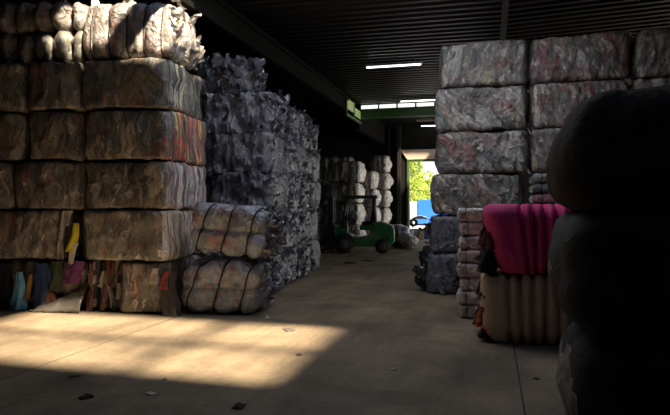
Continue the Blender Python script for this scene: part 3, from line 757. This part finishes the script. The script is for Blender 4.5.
# find door left edge so that it projects to px 408 at the wall plane
def proj(xb, yb, z):
    x = xb*math.cos(BA)+yb*math.sin(BA); y = -xb*math.sin(BA)+yb*math.cos(BA)
    return 335+F*x/y, 205-F*(z-CAMZ)/y, y
XD0 = min((abs(proj(x/100, YE, 0)[0]-407.5), x/100) for x in range(-900, 0))[1]; XD1 = XD0+3.2
yy = proj(XD0, YE, 0)[2]; ZD = CAMZ+45*yy/F
bstruct('wall_front', MB().box(X0, XD0, YE, YE+.25, 0, 6.2).box(XD1, X1, YE, YE+.25, 0, 6.2).box(XD0, XD1, YE, YE+.25, ZD, 6.2), wallm)
grn = plain('green_painted_steel', (.10,.22,.085), .45, var=.2, scale=5, bump=.05)
bstruct('trim_1', MB().box(XD0-.02, XD0+.07, YE-.05, YE+.3, 0, ZD).box(XD1-.07, XD1, YE-.05, YE+.3, 0, ZD).box(XD0, XD1, YE-.04, YE+.28, ZD-.08, ZD), plain('green_door_frame', (.06,.12,.035), .6))
# lintel panel coloured and slanted to paint a sun patch above the door
bstruct('trim_2', MB().prism([(XD0-.35, ZD+.5), (XD0, ZD+.02), (XD1, ZD+.02), (XD1, ZD+.5)], YE-.06, YE-.01), plain('lintel_sun_patch', (.75,.62,.5), .7, var=.08))
# posts by the door
bstruct('trim_3', MB().box(XD0-.45, XD0-.30, YE-.3, YE-.1, 0, 5.6).box(XD0-.9, XD0-.84, YE-.25, YE-.15, 0, 5.6), plain('dark_post_paint', (.02,.019,.018), .5))
# eaves beam running along the hall
XF = -4.95
bstruct('trim_4', MB().box(XF-.12, XF, Y0, 21.0, 5.16, 5.26).box(XF-.07, XF-.05, Y0, 21.0, 5.2, 5.7).box(XF-.12, XF, Y0, 21.0, 5.6, 5.7), plain('dark_beam_paint', (.010,.010,.009), .9, spec=.05))
# clerestory: cross beam and panes
tgt = 22.0
YB = min((abs(proj(XF, y/100, 0)[0]-360.5), y/100) for y in range(1500, 2600))[1]
dB = proj(XF, YB, 0)[2]; print('YB', YB, dB)
zb0 = CAMZ+86.5*dB/F; zb1 = CAMZ+95.5*dB/F; zb2 = CAMZ+99.5*dB/F
bstruct('trim_5', MB().box(XF, 6.0, YB, YB+.12, zb0, zb1).box(XF, 6.0, YB-.08, YB+.2, zb1-.03, zb1).box(XF, 6.0, YB-.08, YB+.2, zb0, zb0+.03), grn)
pm = emis('bright_window_pane', (.95,1.0,.92), 1.3)
x = XF+.02; k = 2
while proj(x+.66, YB, 5)[0] < 452:
    o = bstruct('window_%d' % k, MB().box(x, x+.66, YB+.04, YB+.06, zb1, zb2), pm); k += 1
    x += .73
# framed panes at the end of the eaves beam
YS = min((abs(proj(XF, y/100, 0)[0]-346), y/100) for y in range(1500, 2600))[1]
pm2 = emis('yellowed_window_pane', (.4,.5,.2), .22)
zt = CAMZ+96*dB/F
mbw = MB(); fr = MB()
ym = (YS+YB)/2
for (ya, yb2, za, zb_) in ((YS+.05, ym-.06, zt-.34, zt-.06), (ym+.06, YB-.05, zt-.42, zt-.12), (YS+.35, ym-.06, zt-.10, zt+.02)):
    mbw.box(XF+.0, XF+.02, ya, yb2, za, zb_)
w = bstruct('window_%d' % k, mbw, pm2)
bstruct('trim_6', MB().box(XF-.05, XF+.04, YS, YS+.06, zt-.6, 5.6).box(XF-.05, XF+.04, ym-.04, ym+.04, zt-.6, 5.6).box(XF-.05, XF+.04, YS, YB, zt-.6, zt-.52), grn)
# lower eaves beyond
bstruct('trim_7', MB().box(XF-.3, XF-.05, YB, Y1, 4.75, 5.8), plain('far_beam_paint', (.010,.010,.010), .9, spec=.05))
# purlins in the rooflight openings and valley beam
bstruct('trim_8', MB().box(.22, .34, Y0, Y1, ZC-.10, ZC+.02), plain('valley_gutter_paint', (.02,.02,.02), .6))

# fluorescent lamps
tube = emis('fluorescent_tube_glow', (.93,1.0,.93), 5.0); hous = plain('white_lamp_housing', (.35,.35,.35), .5)
for k, (px, py, L_, lab) in enumerate(((393.5, 66.5, 1.5, 'fluorescent ceiling lamp, nearest and longest-looking of the three'),
                                  (421, 101, 1.5, 'fluorescent ceiling lamp just above the bright clerestory panes'),
                                  (437, 126, 1.5, 'fluorescent ceiling lamp beyond the green cross beam'))):
    z = 5.52; d = F*(z-CAMZ)/(205-py)
    e = empty('ceiling_lamp', ((px-335)/F*d, d, z), -BA+R(1))
    tag(e, lab, 'lamp', 'fluorescent lamps under the roof')
    bev(MB().box(-.78,.78,-.06,.06,.035,.08).build('housing', hous, e), .008)
    MB().tube([(-.74,0,.012),(.74,0,.012)], .018, 10).build('lamp_tube', tube, e, True)
    for sx_ in (-.6, .6): MB().tube([(sx_,0,.08),(sx_,0,.16)], .006, 5).build('hanger', hous, e)

# ---------------------------------------------------------------- outside
blue = plain('blue_tarpaulin', (.02,.16,.75), .5, var=.1, scale=2, bump=.3)
tr = empty('tarpaulin_trailer', (0, 0, 0))
p = P(417, 38); tr.location = (p.x, p.y, 0); tr.rotation_euler = (0, 0, R(-8))
tag(tr, 'blue tarpaulin-covered trailer standing in the yard outside the doorway', 'trailer')
V = []
cov = bev(MB().prism([(0,.45),(0,1.95),(.15,2.12),(2.5,2.2),(5.0,2.12),(5.1,1.95),(5.1,.45)], 0, 2.3).build('tarpaulin_cover', blue, tr), .06)
MB().box(.0,5.1,.05,2.25,.35,.45).build('load_bed', M['black'], tr)
for x_ in (.9, 4.2):
    for y_ in (.0, 2.1): MB().cylY(x_, .34, .34, y_, y_+.2).build('wheel', plain('trailer_tyre', (.02,.02,.02), .8), tr, True)
vn = empty('white_container', tuple(P(400, 42)), R(-8)); tag(vn, 'white container in the yard beside the blue trailer', 'container')
MB().box(0,1.45,0,2.4,.0,2.0).build('shell', plain('white_painted_metal', (.8,.8,.8), .5, var=.05), vn)
db = MB()
for k in range(8): db.box(.08+.17*k,.13+.17*k,-.03,0,.2,1.9)
db.build('rib', plain('white_rib_metal', (.7,.7,.7), .5), vn)
# small canopy cart with clutter
ct = empty('canopy_cart', tuple(P(420, 29.5)), R(-10)); tag(ct, 'small cart with a white rounded canopy just outside the doorway', 'cart')
wm = plain('white_canopy', (.8,.8,.78), .6)
MB().prism([(-.42+.84*k/12, 1.05+.14*math.sin(math.pi*k/12)) for k in range(13)]+[(.42,1.02),(-.42,1.02)], -.35, .35).build('canopy', wm, ct)
for x_ in (-.38, .38):
    for y_ in (-.3, .3): MB().tube([(x_,y_,.3),(x_,y_,1.05)], .015).build('post', wm, ct)
bev(MB().box(-.42,.42,-.35,.35,.28,.42).build('tray', plain('grey_cart_metal', (.2,.22,.25), .5), ct), .02)
for x_ in (-.3, .3):
    for y_ in (-.33, .27): MB().cylY(x_, .14, .14, y_, y_+.06).build('wheel', M['black'], ct, True)
tw = MB().tube([(.15*math.cos(a), .15*math.sin(a), 0) for a in [2*math.pi*k/24 for k in range(24)]], .075, 10, True).build('car_tyre', plain('tyre_black', (.02,.02,.022), .7), None, True)
q = P(413.5, 28.6); tw.location = (q.x, q.y, .85); tw.rotation_euler = (R(80), 0, 0); tag(tw, 'black tyre resting upright on the white sack outside', 'tyre')
B = Bale(.62, .5, .56, hoops=1, puff=.03, rc=.2, re=.2, amp=.05, crump=.02, bulge=.02, seed=500, nu=16, nv=32)
M['sackw'] = plain('white_woven_sack', (.7,.7,.72), .7, var=.1)
bale('woven_sack', 'white sack on the ground under the black tyre outside the doorway', 'sack', None, B, 'sackw', (q.x+.02, q.y, 0), 0, straps=0)
for k, (px, d, w_, h_, c, lab) in enumerate(((421, 28.3, .25, .62, (.35,.28,.22), 'tan bag standing in front of the canopy cart'), (426, 28.8, .30, .45, (.08,.14,.3), 'dark blue bag outside beside the tan bag'),
                                   (430.5, 29.2, .3, .5, (.25,.27,.32), 'grey bag outside at the edge of the right stack'), (417.5, 28.1, .2, .2, (.3,.05,.06), 'small red bag on the ground outside'))):
    B = Bale(w_, w_, h_, hoops=1, puff=.03, rc=.1, re=.08, amp=.04, crump=.02, bulge=.02, seed=510+k, nu=14, nv=28)
    M['bag%d' % k] = cloth('yard_bag_cloth_%s' % 'abcd'[k], c)
    bale('filled_bag', lab, 'bag', None, B, 'bag%d' % k, tuple(P(px, d)), 0, straps=0)
leaf, nt, b = new_mat('spring_leaf')
oi = nt.nodes.new('ShaderNodeTexCoord'); nn = nt.nodes.new('ShaderNodeTexNoise'); nn.inputs['Scale'].default_value = 2.5
nt.links.new(oi.outputs['Object'], nn.inputs['Vector']); rp = nt.nodes.new('ShaderNodeValToRGB')
rp.color_ramp.elements[0].position = .35; rp.color_ramp.elements[0].color = (.12,.22,.03,1); rp.color_ramp.elements[1].position = .65; rp.color_ramp.elements[1].color = (.5,.62,.10,1)
nt.links.new(nn.outputs['Fac'], rp.inputs[0]); nt.links.new(rp.outputs[0], b.inputs['Base Color'])
b.inputs['Transmission Weight'].default_value = 0; b.inputs['Roughness'].default_value = .6
bark = plain('tree_bark', (.08,.06,.045), .9, bump=.6)
def tree(px, d, h, w, z0, seed, lab):
    r = empty('tree', tuple(P(px, d))); tag(r, lab, 'tree', None)
    rnd = random.Random(seed)
    MB().tube([(0,0,0),(.1,0,h*.3),(-.05,.1,h*.6),(.1,0,h*.85)], .14, 8).build('trunk', bark, r, True)
    V = []; Fc = []
    cl = [(rnd.uniform(-1,1)*w*.36, rnd.uniform(-1,1)*w*.36, z0+rnd.random()*(h-z0), rnd.uniform(.16,.28)*w) for _ in range(26)]
    for _ in range(5200):
        cx, cy, cz, cr = rnd.choice(cl)
        q = Vector((rnd.gauss(0,1), rnd.gauss(0,1), rnd.gauss(0,1))).normalized()*cr*rnd.uniform(.5,1.05)
        p = Vector((cx, cy, cz))+q; e = Euler((rnd.random()*6, rnd.random()*6, rnd.random()*6)).to_matrix(); s = rnd.uniform(.07,.15)
        b_ = len(V)
        V += [p+e @ Vector(c) for c in ((-s*.5,0,0),(0,-s*1.1,.02),(s*.5,0,0),(0,s*1.1,.02))]; Fc.append((b_,b_+1,b_+2,b_+3))
    link('crown', V, Fc, leaf, r, False)
tree(408, 50, 5.8, 3.6, 1.5, 1, 'tall yellow-green tree in the yard behind the white container')
tree(440, 56, 5.0, 4.2, 1.2, 2, 'lower green tree behind the blue trailer')
tree(422, 64, 4.2, 4.6, .6, 3, 'low green bush tree between the two larger trees')

# ---------------------------------------------------------------- litter
def litter(px, py, s, mat, lab, seed, h=.3):
    d = 980/(py-205); rnd = random.Random(seed)
    n = 9; V = []
    for i in range(n):
        for j in range(n):
            u, v = i/(n-1)-.5, j/(n-1)-.5
            k = noise.noise(Vector((u*4+seed, v*4, seed)))
            V.append(Vector((s*u*(1+.3*k), s*v*.7*(1-.3*k), max(.003, s*h*(k+.35)*(1-2*max(abs(u), abs(v)))*1.5+.004))))
    Fc = [(i*n+j, (i+1)*n+j, (i+1)*n+j+1, i*n+j+1) for i in range(n-1) for j in range(n-1)]
    o = link('litter_scrap', V, Fc, mat); o.location = ((px-335)/F*d, d, 0.001); o.rotation_euler = (0, 0, rnd.random()*6)
    md = o.modifiers.new('thick', 'SOLIDIFY'); md.thickness = .003; md.offset = 1
    tag(o, lab, 'litter', 'scraps on the floor')
bk = cloth('black_cloth', 0); wh = cloth('white_cloth', 0); gy = cloth('litter_grey', (.12,.1,.09)); br = cloth('litter_brown', (.07,.05,.035))
litter(86, 398, .11, bk, 'small black crumpled scrap on the shaded floor at the lower left', 1, .6)
litter(151, 394, .10, wh, 'flat white scrap of film lying on the floor near the sunlit patch', 2, .1)
litter(239, 407, .13, bk, 'dark scrap on the floor at the very bottom of the picture', 3, .3)
litter(267, 318.5, .10, wh, 'small white scrap on the floor beside the strapped pair', 4, .5)
litter(75, 376.5, .11, br, 'thin brown scrap on the floor above the black crumpled scrap', 5, .15)
litter(299, 355, .09, br, 'small brown scrap inside the sunlit floor patch', 6, .2)
litter(289, 330, .2, gy, 'grey flattened scrap at the far edge of the sunlit patch', 7, .08)
litter(350, 263, .5, bk, 'black scrap on the floor before the forklift front wheel', 8, .1)
litter(368, 261, .4, bk, 'thin black scrap on the floor below the forklift body', 9, .08)
litter(393, 370, .07, wh, 'tiny white scrap in the middle of the shaded aisle', 10, .2)
litter(536, 379, .06, br, 'tiny brown scrap on the floor before the tan bale', 11, .2)
litter(165, 380, .05, gy, 'tiny grey scrap at the near edge of the sunlit patch', 12, .3)

# ---------------------------------------------------------------- light
sun = bpy.data.lights.new('sun', 'SUN'); sun.energy = 19.0; sun.color = (1.0, .83, .58); sun.angle = R(3.5)
so = bpy.data.objects.new('sun', sun); C.objects.link(so)
SD = Vector((-.45, .45, -.77)).normalized()
so.rotation_euler = SD.to_track_quat('-Z', 'Y').to_euler(); so.location = (5, -5, 12)
w = bpy.data.worlds.new('sky'); bpy.context.scene.world = w; w.use_nodes = True
bg = w.node_tree.nodes['Background']; tcw = w.node_tree.nodes.new('ShaderNodeTexCoord'); sxw = w.node_tree.nodes.new('ShaderNodeSeparateXYZ'); rw = w.node_tree.nodes.new('ShaderNodeValToRGB')
w.node_tree.links.new(tcw.outputs['Generated'], sxw.inputs[0]); w.node_tree.links.new(sxw.outputs[2], rw.inputs[0]); w.node_tree.links.new(rw.outputs[0], bg.inputs[0])
rw.color_ramp.elements[0].position = .12; rw.color_ramp.elements[0].color = (.97, .98, 1, 1); rw.color_ramp.elements[1].position = .6; rw.color_ramp.elements[1].color = (.11, .16, .26, 1)
bg.inputs[1].default_value = 1.3

cam = bpy.data.cameras.new('camera'); co = bpy.data.objects.new('camera', cam); C.objects.link(co)
co.location = (0, 0, CAMZ); co.rotation_euler = (math.pi/2, 0, 0)
cam.sensor_width = 36; cam.lens = F/670*36; cam.shift_y = -2.5/670; cam.clip_end = 300
sc = bpy.context.scene; sc.camera = co
sc.view_settings.view_transform = 'Standard'; sc.view_settings.look = 'None'; sc.view_settings.gamma = 1; sc.view_settings.exposure = 0.0
sc.view_settings.use_curve_mapping = False
sc.cycles.max_bounces = 8
